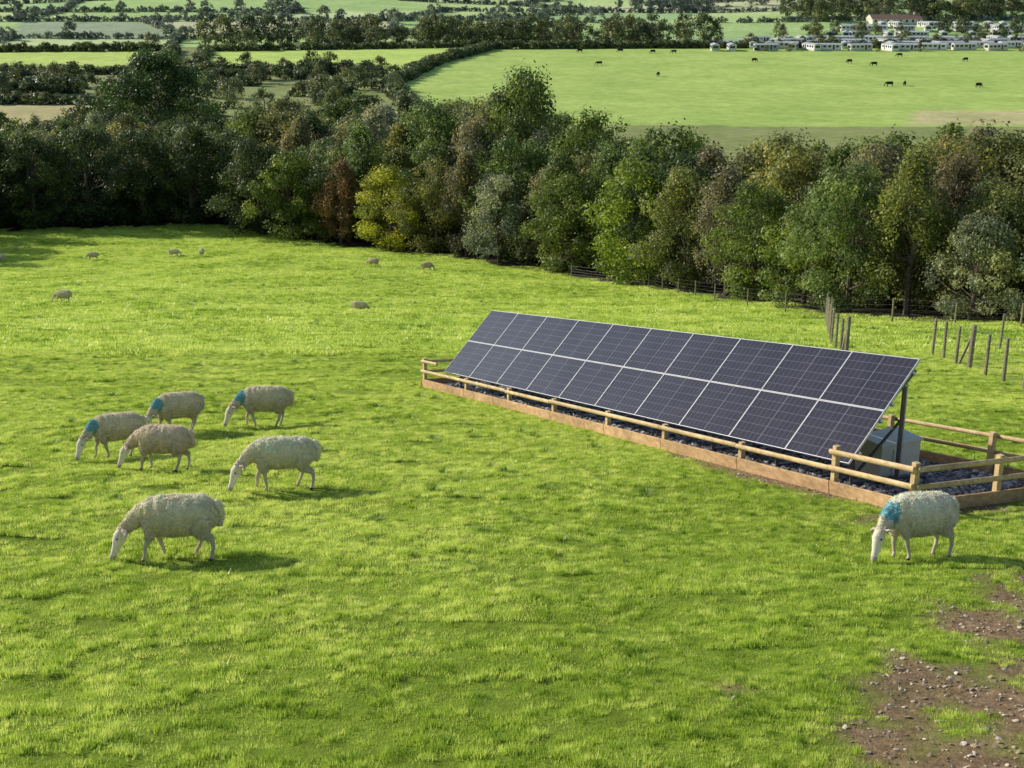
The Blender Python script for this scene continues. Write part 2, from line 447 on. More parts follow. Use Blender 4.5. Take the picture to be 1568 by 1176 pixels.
arr=empty('solar_panel_array',pt(9.5,1.,0))
def child(name,me,par):
    o=ob(name,me); o.parent=par; o.matrix_parent_inverse=Matrix.Translation(par.location).inverted(); return o
S0,S1=1.62,17.35; B0,B1=.2,1.76; H0,H1=.48,2.12
nearB=pt(S0,B0,H0); nearT=pt(S0,B1,H1); farB=pt(S1,B0,H0)
ex=(farB-nearB); ey=(nearT-nearB)
NC=10; fr=MB(); gl=MB()
lx=ex.length; exn=ex.normalized(); ey=ey-exn*ey.dot(exn); ly=ey.length; eyn=ey.normalized()
nrm=exn.cross(eyn)
if nrm.z<0: nrm=-nrm
def q3(a,b,c=0): return nearB+exn*a+eyn*b+nrm*c
for i in range(NC):
    for j in range(2):
        g=.003; g2=.005
        x0=lx*i/NC+g; x1=lx*(i+1)/NC-g; y0=ly*j/2+g2; y1=ly*(j+1)/2-g2
        f=.010
        for (a,b),(c,d) in (((x0,y0+f/2),(x1,y0+f/2)),((x0,y1-f/2),(x1,y1-f/2))):
            fr.beam(q3(a,b),q3(c,d),f,.036,0,nrm)
        for (a,b),(c,d) in (((x0+f/2,y0+f),(x0+f/2,y1-f)),((x1-f/2,y0+f),(x1-f/2,y1-f))):
            fr.beam(q3(a,b),q3(c,d),f,.036,0,nrm)
        gl.add([q3(x0+f,y0+f,.012),q3(x1-f,y0+f,.012),q3(x1-f,y1-f,.012),q3(x0+f,y1-f,.012)],[(0,1,2,3)])
        gl.add([q3(x0+f,y0+f,-.01),q3(x1-f,y0+f,-.01),q3(x1-f,y1-f,-.01),q3(x0+f,y1-f,-.01)],[(0,1,2,3)],1)
gm=gl.mesh('glass',[M['glass'],M['dark']]); ul=gm.uv_layers.new(name='UVMap')
for p in gm.polygons:
    for k,li in enumerate(p.loop_indices): ul.data[li].uv=((0,0),(1,0),(1,1),(0,1))[k]
child('panel_frames',fr.mesh('panel_frames',[M['alu']]),arr); child('panel_glass',gm,arr)
st=MB()
for t in (.12,.42,.58,.88):
    a=q3(0,ly*t,-.045); st.beam(a-exn*.03,a+exn*(lx+.03),.04,.05,0,nrm)
for k in range(9):
    s=S0+.3+(S1-S0-.6)*k/8
    bot=pt(s,B0+.1,H0-.0); top=pt(s,B1-.06,H1-.18)
    st.beam(bot,top,.05,.06,1)
    st.beam(pt(s,B0+.35,0),pt(s,B0+.35,.60),.05,.05,1)
    st.beam(pt(s,B1-.25,0),pt(s,B1-.25,H1-.45),.05,.05,1)
    st.beam(pt(s,B0+.4,.2),pt(s,B1-.25,1.1),.035,.035,1)
    st.beam(pt(s,B0+.3,.06),pt(s,B1,.06),.08,.08,1)
child('racking',st.mesh('racking',[M['alu'],M['steel']]),arr)
cb=MB(); ang=math.atan2(W[1],W[0])
c=pt(2.45,1.80,0); cb.box((c.x,c.y,c.z+.36),(.85,.6,.62),0,ang); cb.box((c.x,c.y,c.z+.695),(.91,.66,.05),0,ang); cb.box((c.x,c.y,c.z+.03),(.8,.55,.06),1,ang)
cb.box((c.x+U[0]*.31,c.y+U[1]*.31,c.z+.36),(.36,.02,.5),0,ang)
o=ob('equipment_cabinet',cb.mesh('equipment_cabinet',[M['cab'],M['steel']]))
md=o.modifiers.new('bevel','BEVEL'); md.width=.012; md.segments=2
mp=MB(); mp.tube([pt(1.9,1.55,0),pt(1.9,1.55,1.72)],[.016,.016],8,0); mp.box(tuple(pt(1.9,1.55,.05)),(.12,.12,.02),0,ang)
ob('steel_pole',mp.mesh('steel_pole',[M['alu']]))

tf=empty('timber_fence',pt(9,0,0))
post=MB(); rail=MB(); pl=MB()
ss=[0,1.7,4.1,6.5,8.6,10.9,13.1,15.5,18.2]
for k,s in enumerate(ss):
    tall=k in (0,1,8)
    post.beam(pt(s,0,-.1),pt(s,0,.80 if tall else .50),.095,.095,0,Vector((W[0],W[1],0)))
for s in ss:
    post.beam(pt(s,WID,-.1),pt(s,WID,.78),.095,.095,0,Vector((W[0],W[1],0)))
for s in (0,LEN):
    post.beam(pt(s,WID*.5,-.1),pt(s,WID*.5,.78),.095,.095,0,Vector((W[0],W[1],0)))
def rl(a,b,z,r=.045):
    rail.tube([pt(*a,z),pt(*b,z)],[(r*.75,r)]*2 ,10,0)
o_=-.075
for k in range(8):
    s0,s1=ss[k],ss[k+1]
    jz=random.uniform(-.012,.012)
    if k==0:
        rl((s0-.06,o_),(s1+.06,o_),.70,.05); rl((s0-.06,o_),(s1+.06,o_),.43,.05)
    else: rl((s0+.062,o_),(s1+.058,o_),.43+jz,.048)
    pl.beam(pt(s0+.004,o_-.005,.09),pt(s1-.004,o_-.005,.09),.04,.24)
rl((LEN+.05,o_),(LEN-1.0,o_),.72,.045)
for z in (.70,.42):
    rl((-.075,-.02),(-.075,WID+.05),z,.045); rl((LEN+.075,-.02),(LEN+.075,WID+.05),z,.045)
    for k in range(8): rl((ss[k]+.003,WID+.075),(ss[k+1]-.003,WID+.075),z+random.uniform(-.01,.01),.042)
pl.beam(pt(-.075,-.1,.09),pt(-.075,WID+.07,.09),.04,.24); pl.beam(pt(LEN+.075,-.1,.09),pt(LEN+.075,WID+.07,.09),.04,.24)
pl.beam(pt(-.05,WID+.08,.09),pt(LEN,WID+.08,.09),.04,.2)
for nm,b_,m_ in (('posts',post,'timber'),('rails',rail,'timber'),('kick_boards',pl,'plank')):
    o=child(nm,b_.mesh(nm,[M[m_]]),tf)
    md=o.modifiers.new('bevel','BEVEL'); md.width=.006; md.segments=1

def wire_fence(pts,step=2.2,hh=1.15,r=.05,braces=(),wr=.003):
    o0=empty('wire_fence',(pts[0][0],pts[0][1],h(*pts[0])))
    a=MB(); w=MB(); L=[]
    for (x0,y0),(x1,y1) in zip(pts[:-1],pts[1:]):
        n=max(1,int(math.hypot(x1-x0,y1-y0)/step))
        for k in range(n): L.append((x0+(x1-x0)*k/n,y0+(y1-y0)*k/n))
    L.append(pts[-1])
    T=[]
    for k,(x,y) in enumerate(L):
        z=h(x,y); tx=random.uniform(-.03,.03); ty=random.uniform(-.03,.03); q=hh*random.uniform(.93,1.08)
        big=1.5 if k in braces else 1
        a.tube([(x,y,z-.2),(x+tx,y+ty,z+q*(1.1 if big>1 else 1))],[r*big,r*.9*big],7)
        if k in braces and k+1<len(L):
            X2,Y2=L[k+1]; a.tube([(x,y,z+q*.85),(x+(X2-x)*.8,y+(Y2-y)*.8,h(X2,Y2)+.05)],[r*.8,r*.8],6)
        T.append(Vector((x,y,z)))
    for p,q in zip(T[:-1],T[1:]):
        for z in (.15,.35,.55,.75,.98):
            w.tube([p+Vector((0,0,z*hh)),q+Vector((0,0,z*hh))],[wr,wr],4,0,False)
    child('posts',a.mesh('posts',[M['oldtimber']],False),o0); child('wires',w.mesh('wires',[M['wire']]),o0)
wire_fence([(13.9,28),(13.6,33),(14.1,38.5),(14.6,43.5)],1.5,1.3,.055,(6,),.005)
wire_fence([(14.6,43.5),(17.5,45),(30,43)],2.0,1.25,.05)
wire_fence([(11.2,42),(12.2,48),(15.4,62)],1.7,1.3,.055,(0,),.005)
wire_fence([(5,108),(10.5,98),(12.6,79),(15.6,61.8)],4.5,1.1,.045)
wire_fence([(15.6,61.5),(23,57),(40,48)],2.4,1.15,.05)

# ------------------------------------------------------------------ animals
def animal_mesh(name,parts,voxel,smooth_it):
    mb=MB()
    for pts,rad,sd in parts: mb.tube(pts,rad,sd)
    me=mb.mesh(name,[]); o=ob(name,me)
    m=o.modifiers.new('r','REMESH'); m.mode='VOXEL'; m.voxel_size=voxel
    m=o.modifiers.new('s','SMOOTH'); m.iterations=smooth_it; m.factor=.5
    dg=bpy.context.evaluated_depsgraph_get(); dg.update()
    me2=bpy.data.meshes.new_from_object(o.evaluated_get(dg)); bpy.data.objects.remove(o)
    me2.name=name; me2.polygons.foreach_set('use_smooth',[True]*len(me2.polygons)); return me2
def m_sheep():
    m,nt=mat('sheep_fleece'); b=NB(nt); p=b.obj()
    c=b.attr('Col','Color'); nz=b.noise(28,5,.65,p); n2=b.noise(5,3,.5,p)
    c=b.mix(c,b.ramp(nz,[(.3,.82),(.7,1.10)]),1.0,'MULTIPLY'); c=b.mix(c,b.ramp(n2,[(.3,.88),(.7,1.06)]),1.0,'MULTIPLY')
    p_=b.pbsdf(c,.95,.1,b.bump(b.noise(45,5,.7,p),.5,.015)) 
    b.out(b.mixs(p_,b.trans(c),.22)); return m
M['sheep']=m_sheep()
def sheep_mesh(seed,blue=True,fleece=(.50,.45,.33),swing=(0,0,0,0),yaw=0.,fat=1.):
    parts=[]
    body=[((-.50,0,.60),(.05,.08)),((-.46,0,.585),(.13,.155)),((-.37,0,.57),(.19,.215)),((-.18,0,.55),(.23,.235)),((.05,0,.545),(.235,.245)),((.20,0,.555),(.205,.23)),((.31,0,.565),(.16,.195)),((.39,0,.565),(.10,.13))]
    parts.append(([p for p,_ in body],[(a*fat,b*fat) for _,(a,b) in body],20))
    c=math.cos(yaw); s=math.sin(yaw)
    def yw(x,z,k=1.0):
        d=x-.30; return (.30+d*math.cos(yaw*k),d*math.sin(yaw*k),z)
    nk=[(yw(.24,.63,.2),(.12,.13)),(yw(.38,.575,.5),(.092,.115)),(yw(.49,.49,.8),(.066,.088)),(yw(.575,.41),(.050,.065)),(yw(.62,.36),(.04,.045))]
    hd=[(yw(.585,.405),(.046,.040)),(yw(.615,.375),(.070,.064)),(yw(.640,.31),(.073,.084)),(yw(.668,.235),(.060,.070)),(yw(.698,.155),(.044,.049)),(yw(.722,.09),(.039,.042)),(yw(.738,.045),(.040,.038)),(yw(.743,.02),(.026,.024))]
    ear0=(.60,.385); ear1=(.56,.37)
    parts.append(([p for p,_ in nk],[q for _,q in nk],14)); parts.append(([p for p,_ in hd],[q for _,q in hd],12))
    for sd in (-1,1):
        e0=yw(*ear0); e1=yw(*ear1); nx,ny=-s,c
        parts.append(([(e0[0]+nx*sd*.035,e0[1]+ny*sd*.035,e0[2]),(e0[0]*.6+e1[0]*.4+nx*sd*.11,e0[1]+ny*sd*.11,e0[2]+.02),(e1[0]+nx*sd*.155,e1[1]+ny*sd*.155,e1[2]+.010),(e1[0]+nx*sd*.195,e1[1]+ny*sd*.195,e1[2]-.015)],[(.024,.022),(.040,.017),(.034,.016),(.012,.012)],8))
    k=0
    for sd in (-1,1):
        w=swing[k]; k+=1
        parts.append(([(.27,sd*.10,.50),(.255+w*.1,sd*.11,.36),(.255+w*.35,sd*.105,.28),(.265+w*.75,sd*.10,.19),(.25+w,sd*.10,.07),(.265+w,sd*.10,.03),(.28+w,sd*.10,.0)],[.085,.062,.040,.029,.021,.026,.032],10))
    for sd in (-1,1):
        w=swing[k]; k+=1
        parts.append(([(-.32,sd*.10,.52),(-.29+w*.1,sd*.125,.41),(-.30+w*.3,sd*.12,.34),(-.395+w*.7,sd*.11,.25),(-.385+w*.9,sd*.105,.155),(-.355+w,sd*.105,.07),(-.345+w,sd*.105,.03),(-.325+w,sd*.105,.0)],[.14,.105,.066,.033,.025,.022,.027,.032],10))
    parts.append(([(-.47,0,.69),(-.53,0,.63),(-.54,0,.52),(-.525,0,.42)],[.05,.046,.038,.026],8))
    me=animal_mesh('sheep_body',parts,.0105,3)
    n=len(me.vertices); co=np.zeros(n*3); me.vertices.foreach_get('co',co); co=co.reshape(-1,3)
    nr=np.zeros(n*3); me.vertices.foreach_get('normal',nr); nr=nr.reshape(-1,3)
    hb=np.array(yw(.615,.375)); hm=np.array(yw(.743,.02))
    ax=(hm-hb); L=np.linalg.norm(ax); ax/=L
    bc=np.array(yw(.42,.60,.5)); lat=np.array((-s,c,0)); fw=np.array((c,s,0))
    C=np.ones((n,4)); off=np.zeros(n)
    for i in range(n):
        p=co[i]; t=np.dot(p-hb,ax); sdv=abs(np.dot(p-hb,lat)); g=np.dot(p-hb,fw)
        head=p[0]>.38 and ((t>-.01 and np.linalg.norm(np.cross(p-hb,ax))<.13 and g>-.075) or (sdv>.070 and p[2]<.45 and g>-.12 and p[2]>.3 and t>-.1))
        nz=noise.noise(Vector(p)*7+Vector((seed,0,0)))
        if head:
            col=np.array((.86,.80,.68))*(1 if t<L*.84 else .62)
            if sdv>.085: col=np.array((.76,.62,.52))
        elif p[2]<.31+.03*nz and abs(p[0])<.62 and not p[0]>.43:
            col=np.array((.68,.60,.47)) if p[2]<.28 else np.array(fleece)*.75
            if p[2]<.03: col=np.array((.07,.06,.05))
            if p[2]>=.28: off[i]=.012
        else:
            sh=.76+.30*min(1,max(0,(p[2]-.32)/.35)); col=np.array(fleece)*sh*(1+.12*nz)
            off[i]=1
            if blue:
                d=np.linalg.norm((p-bc)*np.array((1.2,.9,1)))
                if d<.135+.06*noise.noise(Vector(p)*14): col=col*.30+np.array((.03,.46,.62))*.70
        C[i,:3]=col
        if off[i]==1:
            a=noise.noise(Vector((p[0]*15,p[1]*15,p[2]*6+seed))); b_=noise.noise(Vector(p)*36)
            off[i]=.013*a+.008*b_+.012
    wool=np.where(off>.002)[0]
    co2=co+nr*off[:,None]
    r_=np.random.default_rng(seed); pick=r_.choice(wool,16000)
    base=co2[pick]-nr[pick]*.004; L_=r_.uniform(.012,.032,len(pick))
    dr=nr[pick]*.75+r_.normal(0,.42,(len(pick),3))+np.array([-.15,0,-.30]); dr/=np.linalg.norm(dr,axis=1,keepdims=True)
    tg=np.cross(dr,r_.normal(0,1,(len(pick),3))); tg/=np.linalg.norm(tg,axis=1,keepdims=True)
    wv=tg*r_.uniform(.004,.008,(len(pick),1))
    V=np.stack([base-wv,base+wv,base+dr*L_[:,None]],1).reshape(-1,3)
    fc=[tuple(p.vertices) for p in me.polygons]; nf=len(fc)
    fc+= (np.arange(len(V)).reshape(-1,3)+n).tolist()
    me3=bpy.data.meshes.new('sheep_body'); me3.from_pydata(np.concatenate([co2,V]).tolist(),[],fc)
    sm_=[True]*nf+[False]*len(pick); me3.polygons.foreach_set('use_smooth',sm_)
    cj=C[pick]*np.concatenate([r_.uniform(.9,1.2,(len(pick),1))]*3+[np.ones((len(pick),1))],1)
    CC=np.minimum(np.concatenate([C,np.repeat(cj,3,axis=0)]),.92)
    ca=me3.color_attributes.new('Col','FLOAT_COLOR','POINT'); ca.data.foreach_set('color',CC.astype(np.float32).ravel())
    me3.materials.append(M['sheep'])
    me3.update(); me3['ey']=[float(v) for v in (*hb,*ax,s,c)]
    bpy.data.meshes.remove(me)
    return me3
def place_sheep(me,x,y,heading,sc=1.0):
    e=empty('sheep',(x,y,h(x,y)-.005)); e.rotation_euler=slope_rot(x,y,heading,.5); e.scale=(sc,)*3
    o=ob('body',me); o.parent=e
    v=list(me['ey']); hb=Vector(v[:3]); ax=Vector(v[3:6]); s,c=v[6],v[7]; lat=Vector((-s,c,0))
    up=ax.cross(lat)
    if up.x<0: up=-up
    eb=MB()
    for sd in (-1,1):
        p=hb+ax*.095+lat*sd*.062+up*.026
        eb.tube([p-lat*sd*.012,p,p+lat*sd*.011],[.008,.015,.006],8)
    for sd in (-1,1):
        p=hb+ax*.335+lat*sd*.016+up*.028; eb.tube([p-ax*.008,p,p+ax*.008],[.003,.008,.003],6)
    q=ob('eyes_and_nostrils',eb.mesh('eyes',[M['eye']],True)); q.parent=e
    return e
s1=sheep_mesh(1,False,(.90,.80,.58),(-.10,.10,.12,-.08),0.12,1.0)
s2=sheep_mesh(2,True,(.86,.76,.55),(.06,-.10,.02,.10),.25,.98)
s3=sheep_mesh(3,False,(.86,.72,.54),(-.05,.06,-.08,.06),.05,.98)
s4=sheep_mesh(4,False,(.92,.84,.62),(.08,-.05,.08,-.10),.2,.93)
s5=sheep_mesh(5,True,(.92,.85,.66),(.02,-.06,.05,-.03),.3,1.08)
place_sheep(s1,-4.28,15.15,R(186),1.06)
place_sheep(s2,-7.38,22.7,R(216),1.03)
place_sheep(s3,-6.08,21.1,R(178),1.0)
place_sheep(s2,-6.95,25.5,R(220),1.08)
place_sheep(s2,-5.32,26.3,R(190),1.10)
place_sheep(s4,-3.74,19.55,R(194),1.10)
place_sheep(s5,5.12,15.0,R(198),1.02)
for (x,y,a,me) in ((-27.2,76.8,170,s1),(-40.9,125,200,s3),(-33.7,128,30,s4),(-31,128,100,s5),(-12.6,116,160,s3),(-7.5,113,20,s3),(-49.5,124,150,s1)):
    place_sheep(me,x,y,R(a),1.0)
e=place_sheep(s1,-8.8,73,R(10),.9); e.location.z-=.22
print('sheep',time.time()-T0,len(s1.vertices))
def cow_mesh():
    P=[]
    P.append(([(-.95,0,1.05),(-.85,0,1.05),(-.5,0,1.0),(0,0,.95),(.5,0,.98),(.8,0,1.05)],[(.1,.15),(.26,.3),(.32,.38),(.34,.40),(.28,.38),(.16,.25)],12))
    P.append(([(.7,0,1.1),(1.0,0,1.0),(1.2,0,.75),(1.28,0,.55)],[(.2,.25),(.15,.2),(.12,.14),(.10,.12)],10))
    P.append(([(1.2,0,.72),(1.32,0,.5),(1.42,0,.2),(1.44,0,.1)],[.14,.13,.09,.07],10))
    for sd in (-1,1):
        P.append(([(.6,sd*.2,.9),(.58,sd*.2,.45),(.58,sd*.2,.0)],[.14,.08,.06],8))
        P.append(([(-.7,sd*.2,1.0),(-.62,sd*.22,.7),(-.78,sd*.2,.45),(-.72,sd*.2,.0)],[.24,.16,.08,.06],8))
        P.append(([(1.2,sd*.1,.78),(1.15,sd*.32,.76)],[(.05,.05),(.03,.06)],6))
    P.append(([(-.92,0,1.25),(-1.03,0,1.0),(-1.02,0,.5)],[.05,.03,.05],6))
    me=animal_mesh('cow_body',P,.04,4); me.materials.clear(); me.materials.append(M['cow']); return me
cm=cow_mesh()
for k,(x,y) in enumerate([(27.6,546),(31,477),(44,546),(56.6,540),(65,540),(47,430),(89,493),(122.5,487),(128,474),(111.7,395),(116.8,397),(167.6,496),(136.7,391),(150,520),(100,550)]):
    o=ob('cow',cm,loc=(x,y,h(x,y)),rot=(0,0,random.choice([0,3.14,.5,2.6,3.6,1.2])),sc=1.1)

# ------------------------------------------------------------------ trees
def quad_arrays(C,N,size,asp):
    n=len(C); N=N/np.linalg.norm(N,axis=1,keepdims=True)
    rnd=rng.normal(0,1,(n,3)); t=np.cross(N,rnd); t/=np.linalg.norm(t,axis=1,keepdims=True)+1e-9; b=np.cross(N,t)
    s=size[:,None]
    return np.stack([C-t*s,C+b*s*asp+t*s*.15,C+t*s,C-b*s*asp+t*s*.15],1).reshape(-1,3)
def tree_mesh(name,hh,rx,zlo,nclump,cr,nleaf,leaf,kind,leafmat,trunk=True):
    t=rng.uniform(0,1,nclump)**.85; ang=rng.uniform(0,2*math.pi,nclump)
    if kind=='broad': prof=np.sin(np.pi*np.clip(t,0.02,.97)**.8)**.55
    elif kind=='tall': prof=np.sin(np.pi*np.clip(t*.9+.08,0,1)**.75)**.8
    else: prof=np.sqrt(np.clip(1-t**2.2,0.05,1))
    lob=1+.28*np.sin(ang*2+rng.uniform(0,6))+.18*np.sin(ang*5+rng.uniform(0,6))
    rad=rx*prof*lob*np.sqrt(rng.uniform(.2,1,nclump))
    z=hh*(zlo+(1-zlo)*t)-cr*.4*t
    cc=np.stack([np.cos(ang)*rad,np.sin(ang)*rad,z],-1)
    crr=cr*rng.uniform(.45,1.3,nclump)
    w=crr**2; w/=w.sum(); ci=rng.choice(nclump,nleaf,p=w)
    d=rng.normal(0,1,(nleaf,3)); d/=np.linalg.norm(d,axis=1,keepdims=True)
    rr=crr[ci]*rng.uniform(.35,1.0,nleaf)**.6*(1+.3*rng.normal(0,1,nleaf)*.6)
    zs=.75 if kind!='tall' else 1.35
    C=cc[ci]+d*rr[:,None]*np.array([1,1,zs]); C[:,2]=np.maximum(C[:,2],.15)
    N=d*.9+rng.normal(0,.5,(nleaf,3))+np.array([0,0,.35])
    size=leaf*rng.uniform(.55,1.2,nleaf)
    V=quad_arrays(C,N,size,.55)
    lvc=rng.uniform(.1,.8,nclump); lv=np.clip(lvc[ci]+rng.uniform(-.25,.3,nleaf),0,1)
    mb=MB()
    if trunk:
        tr=hh*.017+.05; j=rng.normal(0,hh*.02,(4,2))
        tp=[(0,0,-.6),(0,0,0),(j[0,0],j[0,1],hh*.3),(j[1,0],j[1,1],hh*.55),(j[2,0],j[2,1],hh*.78)]
        mb.tube(tp,[tr*1.4,tr*1.15,tr*.8,tr*.5,tr*.12],7,0,False)
        for q in rng.choice(nclump,min(nclump,22),replace=False):
            c=cc[q]; z0=min(hh*.7,max(hh*.12,c[2]*rng.uniform(.45,.75))); k=min(1,z0/(hh*.3))
            base=Vector((j[0,0]*k,j[0,1]*k,z0)); mid=base*.45+Vector(c)*.55+Vector((0,0,-.04*hh))
            r0=max(.02,tr*.42*(1-z0/hh*.6)); mb.tube([base,mid,Vector(c)],[r0,r0*.6,r0*.15],5,0,False)
    nv=len(V); bv=np.array([tuple(v) for v in mb.v]).reshape(-1,3); allv=np.concatenate([V,bv])
    F=np.arange(nv).reshape(-1,4).tolist()+[tuple(i+nv for i in f) for f in mb.f]
    me=bpy.data.meshes.new(name); me.from_pydata(allv.tolist(),[],F)
    me.materials.append(leafmat); me.materials.append(M['bark'])
    me.polygons.foreach_set('material_index',[0]*(nv//4)+[1]*len(mb.f))
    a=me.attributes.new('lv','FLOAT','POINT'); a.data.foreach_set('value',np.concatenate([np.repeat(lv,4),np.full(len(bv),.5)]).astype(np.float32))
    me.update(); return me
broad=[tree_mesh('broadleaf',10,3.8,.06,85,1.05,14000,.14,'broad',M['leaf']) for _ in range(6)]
tall=[tree_mesh('slender',10,2.5,.10,80,.75,11000,.125,'tall',M['leaf']) for _ in range(4)]
low=[tree_mesh('lowcrown',7,3.1,.04,60,.95,11000,.125,'shrub',M['leaf']) for _ in range(3)]
broadB=[tree_mesh('broadleaf_inner',10,3.8,.25,70,1.05,7500,.18,'broad',M['leaf']) for _ in range(5)]
tallB=[tree_mesh('slender_inner',10,2.4,.30,60,.75,5500,.165,'tall',M['leaf']) for _ in range(4)]
print('tree meshes',time.time()-T0)
DG=(.060,.090,.030); G=(.115,.165,.040); YG=(.30,.34,.04); OL=(.18,.20,.065); BR=(.185,.175,.095); RU=(.19,.12,.06); GR=(.24,.265,.155); PG=(.18,.245,.085)
def tint(c,v=.16):
    k=random.uniform(1-v,1+v)*1.2; return (c[0]*k*random.uniform(.92,1.06),c[1]*k,c[2]*k*random.uniform(.85,1.15),1)
def tree(name,me,x,y,hh,c,base,wx=1.0):
    s=hh/base; o=ob(name,me,loc=(x,y,h(x,y)-.05),rot=(random.uniform(-.04,.04),random.uniform(-.04,.04),random.uniform(0,6.28)),sc=(s*wx,s*wx,s)); o.color=tint(c); return o
placed=[]
def T(kind,x,y,hh,c,wx=1.0,name=None,inner=False):
    placed.append((x,y))
    if kind=='b': tree(name or 'broadleaf_tree',random.choice(broadB if inner else broad),x,y,hh,c,10.,wx)
    elif kind=='t': tree(name or 'birch_tree',random.choice(tallB if inner else tall),x,y,hh,c,10.,wx)
    else: tree(name or 'willow_bush',random.choice(low),x,y,hh,c,7.,wx)
for a in [('b',-62,155,12.0,DG),('b',-57,154,11.5,DG),('b',-51,156,12,DG),('b',-45,158,11.5,DG),('b',-39,158,12,DG),('b',-33,157,11.5,DG),('b',-29,150,11,DG),
          ('b',-66,148,12.5,DG),('b',-68,141,12.5,DG),('b',-66,135,12,DG),('b',-64,129,11,DG),
          ('b',-25,146,10,(.13,.19,.04),1.0,'hazel_tree'),('t',-18.8,141.5,9.0,RU,1.0,'rowan_tree'),('b',-12.8,135.5,9.0,YG,1.15,'field_maple_tree'),('b',-8,133,9.5,OL),('t',-4.5,129,10,BR),
          ('l',-1.2,122.5,8.6,GR,.9,'willow_tree'),('b',4.6,114,9,G),('b',9.6,102.5,10.2,(.19,.25,.045),1.05,'field_maple_tree'),('b',13.0,95,9,OL),('t',14.5,86,8.5,BR),
          ('b',15.2,80,7.5,G,1.0,'hazel_tree'),('l',17.0,74,6.0,G),('b',18.2,68.5,8.0,PG,.9,'ash_tree'),('t',20.6,66,8.5,OL),('l',22.3,61.5,5.0,GR,.9),('l',26,59,5.2,GR),('l',30,58,5.8,PG),
          ('b',1.2,140,18.6,G,.72),('b',-9,146,15.5,G,.9),('t',-16,152,14,GR),('b',8,128,14.5,G,.9),('b',14,116,13,G),('b',20,100,12,OL),('b',25,88,11.2,G),('t',28,78,10.5,BR),('b',33,74,10,OL),('b',24,72,9.2,OL),('b',38,70,10,BR),('b',-3,150,16,OL,.85)]:
    T(*a)
wp=np.array([(random.uniform(-110,75),random.uniform(45,212)) for _ in range(9000)])
okm=inpoly(wp[:,0],wp[:,1],[(TL[0][0],TL[0][1]+3)]+[(a+1.5,b+3) for a,b in TL]+WOOD[len(TL):])
for (x,y),k in zip(wp,okm):
    if not k or abs(x)>.46*y+8: continue
    tlx=np.interp(x,[a for a,b in TL],[b for a,b in TL]); dep=y-tlx
    if dep>72: continue
    md=3.4 if dep<18 else 5.2
    if any((x-a)**2+(y-b)**2<md*md for a,b in placed): continue
    left=x<-34
    hh=random.uniform(7.6,11.2) if y<110 else random.uniform(9.5,14.2)
    if x>0 and y>=110: hh=min(hh,random.uniform(10.5,13.2))
    if left: hh=random.uniform(8.5,11.2)
    if dep<8: hh*=.8
    c=random.choice([DG,G,G,G,OL,OL,OL,BR,GR,PG] if not left else [DG,DG,G,OL,DG,GR])
    k=random.choice('bbbt') if c not in (BR,GR) else random.choice('btt')
    T(k,x,y,hh,c,random.uniform(.85,1.2),None,dep>20)
print('trees',len(placed),time.time()-T0)
oak=tree_mesh('oak_crown',19,12.5,.12,170,2.2,26000,.29,'broad',M['leaf'])
o=ob('oak_tree',oak,loc=(-62,232,h(-62,232)),sc=1.0); o.color=(.055,.105,.025,1)
hm=[tree_mesh('hedge_bush',2.6,2.0,.02,18,.75,450,.32,'shrub',M['hedge'],False) for _ in range(4)]
fm=[tree_mesh('far_tree',9,4.6,.06,36,1.5,1300,.42,'broad',M['hedge']) for _ in range(4)]
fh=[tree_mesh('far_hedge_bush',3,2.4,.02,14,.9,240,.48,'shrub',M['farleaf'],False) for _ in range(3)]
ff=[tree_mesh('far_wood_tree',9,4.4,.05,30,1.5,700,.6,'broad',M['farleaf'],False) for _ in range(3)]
def put(name,L,ms):
    P=[];Ro=[];S=[];I=[]
    for x,y,s in L:
        P.append((x,y,h(x,y)-.1)); Ro.append((0,0,random.uniform(0,6.28))); S.append(s); I.append(random.randrange(len(ms)))
    scatter(name,P,Ro,S,I,ms)
def line(pts,step,smin,smax,j=.5):
    L=[]
    for (x0,y0),(x1,y1) in zip(pts[:-1],pts[1:]):
        n=max(1,int(math.hypot(x1-x0,y1-y0)/step))
        for k in range(n):
            t=(k+random.random())/n; L.append((x0+(x1-x0)*t+random.uniform(-j,j),y0+(y1-y0)*t+random.uniform(-j,j),random.uniform(smin,smax)))
    return L
HD=[]; FT=[]
HD+=line([(-20,300),(-36,392),(-29,477),(-9,568),(79,574),(200,578)],1.3,.9,1.5,.9)
HD+=line([(-104,440),(-126,552),(-60,568),(-10,583)],1.6,.8,1.4,.8)
HD+=line([(-240,546),(-140,556),(-122,470),(-104,440),(-42,440)],1.5,.9,1.6,.8)
HD+=line([(-200,440),(-122,438),(-104,440)],1.5,.8,1.4,.8)
HD+=line([(-170,345),(-92,345),(-98,280)],1.6,.8,1.3,.8)
for _ in range(60):
    cx=random.uniform(-215,-42); cy=random.uniform(235,436)
    if -172<cx<-90 and 262<cy<352: continue
    for _ in range(random.randrange(4,14)):
        HD.append((cx+random.gauss(0,6),cy+random.gauss(0,3),random.uniform(.8,2.0)))
for _ in range(70):
    x=random.uniform(-215,-40); y=random.uniform(240,436)
    if -172<x<-90 and 262<y<352: continue
    FT.append((x,y,random.uniform(.45,.9)))
FT+=line([(-115,448),(-45,446)],8,.5,.85,4)
FT+=line([(-36,392),(-29,477),(-9,568)],22,.35,.5,1)
FT+=[(-110,560,1.0),(-85,572,.75),(-60,585,.9),(-150,560,.8)]
FT+=line([(-130,590),(-60,600),(0,596),(78,588)],5.0,.8,1.5,9)
FT+=line([(-120,615),(100,612)],8,.7,1.5,10)
FT+=line([(110,640),(260,640)],9,.5,1.0,14)
FT+=line([(95,582),(235,590)],18,.4,.75,3)
FT+=line([(110,602),(240,606)],16,.4,.7,3)
